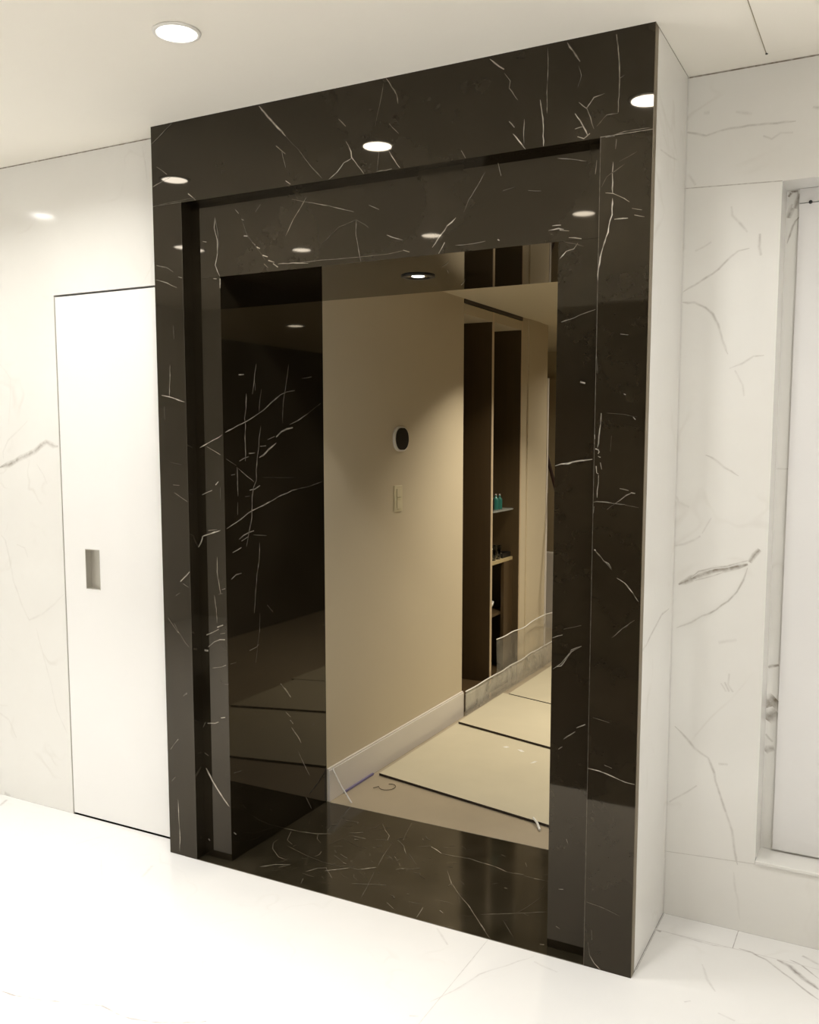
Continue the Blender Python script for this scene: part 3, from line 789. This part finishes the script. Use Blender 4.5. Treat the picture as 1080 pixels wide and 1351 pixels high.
def bottle(name, x, y, z, r, h, mat, label, group, cap=True):
    root = empty(name, (x, y, z), label, 'bottle', group)
    MB().lathe([(0, 0), (r*.95, .0), (r, .004), (r, h*.62), (r*.85, h*.70), (r*.38, h*.78), (r*.36, h*.9), (0, h*.9)], x, y, z, 20).build('body', mat, root, True)
    MB().lathe([(0, h*.9), (r*.44, h*.9), (r*.44, h), (0, h)], x, y, z, 20).build('cap', STEEL2, root, True)
    return root
bottle('bottle', .175, 2.725, 1.1125, .017, .10, TEAL, 'teal glass bottle on the upper shelf, the one nearer the wall side', 'teal bottles on the glass shelf')
bottle('bottle', .175, 2.785, 1.1125, .017, .095, TEAL, 'teal glass bottle on the upper shelf, the one farther from the doorway', 'teal bottles on the glass shelf')
bottle('bottle', .16, 2.66, 1.1125, .030, .11, NAVY, 'squat near-black glass bottle on the upper shelf beside the teal ones', None)
def tumbler(x, y, z, label):
    o = MB().lathe([(0, 0), (.026, 0), (.032, .085), (.029, .085), (.024, .006), (0, .006)], x, y, z, 20).build('glass_tumbler', CLEAR, None, True)
    return tag(o, label, 'glass', 'tumblers on the counter')
tumbler(.175, 2.665, .8055, 'clear glass tumbler on the wooden counter, nearest the doorway')
tumbler(.175, 2.742, .8055, 'clear glass tumbler on the wooden counter, middle one')
tumbler(.105, 2.70, .8055, 'clear glass tumbler on the wooden counter, set back behind the other two')
tag(MB().lathe([(0, 0), (.028, 0), (.030, .006), (.06, .055), (.064, .075), (.060, .075), (.054, .056), (.026, .012), (0, .012)], .125, 2.665, .4705, 24).build('ceramic_bowl', CERAM, None, True),
    'small white ceramic bowl on the lower dark shelf', 'bowl')
bx = empty('valet_tray', (.17, 2.845, .8055), 'small dark tray at the far end of the wooden counter', 'tray')
MB().box(.12, .20, 2.785, 2.915, .8055, .812).box(.12, .126, 2.785, 2.915, .812, .835).box(.194, .20, 2.785, 2.915, .812, .835).box(.126, .194, 2.785, 2.791, .812, .835).box(.126, .194, 2.909, 2.915, .812, .835).build('tray_body', BLKRING, bx)
MB().lathe([(0, 0), (.012, 0), (.014, .012), (.008, .02), (0, .021)], .16, 2.845, .8125, 14).build('knob', STEEL2, bx, True)

# ------------------------------------------------------------------ plastic film along the foot of the hall wall
def film(name, y0, y1, z1, x, mat, label, amp, edge):
    bm = MB(); nY, nZ = 46, 5; g = []
    for i in range(nY+1):
        y = y0+(y1-y0)*i/nY; row = []
        top = z1*(1+.06*noise.noise(Vector((y*4, 3, z1)))) 
        for j in range(nZ+1):
            z = .001+(top-.001)*j/nZ
            row.append(bm.bm.verts.new((x+amp*noise.noise(Vector((y*7, z*9, 1.3))), y, z)))
        g.append(row)
    for i in range(nY):
        for j in range(nZ): bm.bm.faces.new((g[i][j], g[i+1][j], g[i+1][j+1], g[i][j+1]))
    tops = [v[-1].co.copy() for v in g]
    root = empty(name, (x, (y0+y1)/2, 0), label, 'plastic sheet')
    o = bm.build('sheet', mat, root, True)
    sm = o.modifiers.new('thickness', 'SOLIDIFY'); sm.thickness = .0006
    MB().tube(tops, edge, 6).build('folded_edge', WPLAST, root, True)['label'] = 'bright folded top edge'
film('plastic_film', 2.07, 3.555, .142, C_+.022, FILM, 'low crinkled translucent plastic film stretched along the hall baseboard line', .006, .004)
film('plastic_film', 2.49, 3.55, .36, C_+.034, FILM2, 'taller thin clear plastic film standing behind the low one', .004, .0035)

# ------------------------------------------------------------------ floor protection boards, stick, tape, wire
def board(pl, pr, depth, z, th, label, taper=0):
    a, c_ = Vector(pl), Vector(pr); u = (c_-a).normalized(); n = Vector((-u.y, u.x))
    ln = 1.22
    root = MB()
    o = (a.x, a.y, z)
    P = [a, a+u*ln, a+u*ln+Vector((0, depth)), a+Vector((0, depth))]
    # keep clear of the baseboard
    P = [Vector((max(p.x, C_+.045), p.y)) for p in P]
    vs0 = [root.bm.verts.new((p.x, p.y, z)) for p in P]; vs1 = [root.bm.verts.new((p.x, p.y, z+th)) for p in P]
    root.bm.faces.new(vs0); root.bm.faces.new(vs1)
    for k in range(4): root.bm.faces.new((vs0[k], vs0[(k+1) % 4], vs1[(k+1) % 4], vs1[k]))
    ob = root.build('hardboard_sheet', BOARD)
    ob.data.materials.append(BEDGE)
    for p in ob.data.polygons:
        if abs(p.normal.z) < .5: p.material_index = 1
    return tag(ob, label, 'floor protection board', 'hardboard sheets on the hall floor')
board((.300, 1.057), (1.154, .883), .86, .0005, .011, 'beige hardboard sheet on the hall floor, nearest the doorway')
board((.312, 1.900), (.874, 1.742), .64, .0125, .011, 'beige hardboard sheet on the hall floor, the middle one of three')
board((.343, 2.555), (.63, 2.474), .80, .0005, .020, 'beige hardboard sheet on the hall floor, farthest from the doorway')
tag(MB().tube([(.2665, .712, .140), (.31, .712, .070), (.362, .712, .0045)], .0032, 6).build('trim_stick', WPLAST), 'thin cream stick leaning on the baseboard at the doorway corner', 'stick')
tag(MB().box(C_+.0145, C_+.021, .80, 1.05, .001, .010).build('painters_tape', TAPE), 'violet masking tape along the foot of the hall baseboard', 'tape')
wp = [(.395+.0*k, .86, .003) for k in range(0)]
wp = []
for k in range(19):
    a = k/18; ang = -2.6+a*4.6
    wp.append((.40+.035*math.cos(ang)+.01*a, .955+.045*math.sin(ang)-.02*a, .004))
wp = [(.355, .905, .004), (.362, .912, .004)]+wp
tag(MB().tube(wp, .0014, 6).build('bent_wire', WIRE), 'short bent piece of dark wire on the hall floor tiles', 'wire')
tag(MB().tube([(1.11, .900, .0165), (1.14, .865, .014), (1.165, .825, .006)], .005, 6).build('tape_scrap', WPLAST), 'pale twisted scrap of tape at the front corner of the nearest board', 'tape')
for k, (sx, sy, ln, an, lb) in enumerate(((.666, 1.66, .035, .3, 'pale paper scrap on the nearest hall board, leftmost of the scraps'), (.745, 1.66, .05, -.4, 'pale paper scrap on the nearest hall board, the one by the joint'), (.87, 1.50, .05, 1.1, 'slim pale paper scrap on the nearest hall board, nearest the doorway'))):
    m_ = MB(); dx, dy = ln*math.cos(an), ln*math.sin(an)
    pts = [(sx, sy, .0122), (sx+dx*.5, sy+dy*.5+.008, .0145), (sx+dx, sy+dy, .0122), (sx+dx*.6, sy+dy*.6-.012, .0122)]
    m_.quad(pts); o = m_.build('paper_scrap', WPLAST); sm = o.modifiers.new('t', 'SOLIDIFY'); sm.thickness = .0004
    tag(o, lb, 'paper scrap', 'paper scraps on the board')

# ------------------------------------------------------------------ thermostat and switch on the hall wall
th = empty('thermostat', (C_, 1.346, 1.547), 'oval wall thermostat with a black face and silver rim on the beige hall wall', 'thermostat')
MB().rounded(1.345, 1.547, .146, .118, .056, C_+.0005, C_+.010).build('housing', SILVER, th)
MB().rounded(1.349, 1.547, .126, .104, .050, C_+.010, C_+.0125).build('display', BLACK, th)['label'] = 'black glass display'
sw = empty('light_switch', (C_, 1.32, 1.265), 'cream double light switch on the hall wall below the thermostat', 'light switch')
MB().rounded(1.321, 1.265, .078, .125, .004, C_+.0005, C_+.006).build('plate', SWITCH, sw)
MB().box(C_+.006, C_+.010, 1.300, 1.342, 1.273, 1.313).build('rocker', SWITCH, sw, bevel=.0015)
MB().box(C_+.006, C_+.010, 1.300, 1.342, 1.216, 1.258).build('rocker', SWITCH, sw, bevel=.0015)
MB().box(C_+.006, C_+.009, 1.300, 1.342, 1.261, 1.269).build('dimmer', SWITCH, sw)

# ------------------------------------------------------------------ far end of the hall
hr = empty('stair_handrail', (C_+.15, 3.47, 0), 'dark wooden handrail sloping down past the far end of the hall wall', 'handrail')
MB().tube([(.235, 3.47, 1.44), (.323, 3.47, 1.14), (.405, 3.47, .86)], .012, 10).build('rail', DWOOD, hr)
MB().tube([(.405, 3.47, .025), (.405, 3.47, .865)], .014, 8).build('newel', DWOOD, hr)
tag(MB().box(-.2, .3, 4.6, 4.7, 0.0, .62).build('low_wall_cap', BASE), 'low white boxed step at the far end of the hall', 'step')

# ------------------------------------------------------------------ small details of the bathroom
sn = MB().lathe([(0, 0), (.0055, 0), (.005, -.004), (0, -.005)], 0, 0, 0, 16).build('door_sensor', BLACK, None, True)
sn.location = (2.083, .5294, 2.2475); sn.rotation_euler = (math.radians(-90), 0, 0)
tag(sn, 'small round black stud on the joint above the white niche panel', 'stud')
ap = empty('ceiling_access_panel', (2.3, -.0, H), 'flush white access panel in the ceiling near the right wall', 'access panel')
MB().box(1.970, 2.70, -.45, .335, H-.004, H-.0005).build('panel', CEIL, ap)
MB().box(1.967, 1.9695, -.45, .3375, H-.003, H-.0005).box(1.967, 2.70, .3355, .3378, H-.003, H-.0005).build('gap', plain('shadow_gap', lin(160, 150, 125), .9), ap)  # strips coloured as the shade of a groove around the panel
MB().lathe([(0, 0), (.0035, 0), (.0035, -.003), (0, -.003)], 1.9695, .336, H-.003, 12).build('corner_screw', BLKRING, ap)

# ------------------------------------------------------------------ downlights
def downlight(x, y, z, label, group, power, lens, colr, trim, spread=150, r=.052):
    root = empty('recessed_downlight', (x, y, z), label, 'ceiling light', group)
    MB().lathe([(r+.001, -.0005), (r+.012, -.0005), (r+.011, -.004), (r+.001, -.006), (r+.001, -.0005)], x, y, z, 40).build('trim_ring', trim, root, True)
    MB().lathe([(0, -.0015), (r, -.0015), (r, -.003), (0, -.003)], x, y, z, 40).build('lens', lens, root)
    L = bpy.data.lights.new('downlight_lamp', 'AREA'); L.shape = 'DISK'; L.size = r*2; L.energy = power; L.color = colr; L.spread = math.radians(spread)
    o = bpy.data.objects.new('downlight_lamp', L); COL.objects.link(o); o.location = (0, 0, -.008); o.parent = root
    return root
names = ['far left', 'second from the left', 'over the middle', 'fourth from the left', 'fifth from the left, outside the picture', 'far right, outside the picture']
for (x, n_) in zip((-1.369, -.374, .60, 1.592, 2.60, 3.58), names):
    downlight(x, -.535, H, 'round recessed downlight in the row beside the surround, '+n_, 'downlights in the bathroom ceiling', LAMP, LENS, LCOL, WTRIM)
for (x, y, n_) in ((-1.27, -1.6, 'leftmost'), (-.725, -1.88, 'second from the left'), (.10, -1.89, 'third from the left'), (.96, -1.80, 'rightmost')):
    downlight(x, y, H, 'round recessed downlight of the second row, mirrored in the marble, '+n_, 'downlights in the bathroom ceiling', LAMP*1.3, LENS, LCOL, WTRIM, 100)
for k, x in enumerate((-1.6, 0.0, 1.6, 3.2)):  # added fill lamps out of view, bouncing light up to the ceiling
    downlight(x, -2.95, H, 'added unseen fill lamp near the back wall behind the picture, '+('far left', 'second from the left', 'third from the left', 'far right')[k], 'downlights in the bathroom ceiling', LAMP*(2.2, 5.2, 5.8, 5.8)[k], LENS, LCOL, WTRIM, 100)
downlight(.90, 2.15, HH, 'warm recessed downlight in the hall ceiling close to the thermostat wall', 'downlights in the hall ceiling', HALL, LENSH, (1, .9, .73), WTRIM, 110)
downlight(1.74, 2.63, HH, 'warm recessed downlight in the hall ceiling farther right', 'downlights in the hall ceiling', HALL, LENSH, (1, .9, .73), WTRIM, 130)
downlight(1.0, 4.1, HH, 'warm recessed downlight near the far end of the hall', 'downlights in the hall ceiling', HALL, LENSH, (1, .9, .73), WTRIM, 150)
# soffit lamp: black ring, mirror reflector, small bright centre
sx, sy = .864, .352
rt = empty('recessed_downlight', (sx, sy, Z2), 'small recessed lamp with a wide black ring under the dark marble lintel', 'ceiling light')
MB().lathe([(.041, -.0005), (.059, -.0005), (.058, -.004), (.041, -.005), (.041, -.0005)], sx, sy, Z2, 40).build('trim_ring', BLKRING, rt, True)['label'] = 'black outer ring'
MB().lathe([(.022, -.0012), (.040, -.004), (.0405, -.001), (.022, -.0005)], sx, sy, Z2, 40).build('reflector', STEEL2, rt, True)
MB().lathe([(0, -.001), (.022, -.001), (.022, -.002), (0, -.0022)], sx, sy, Z2, 30).build('lens', LENSS, rt)
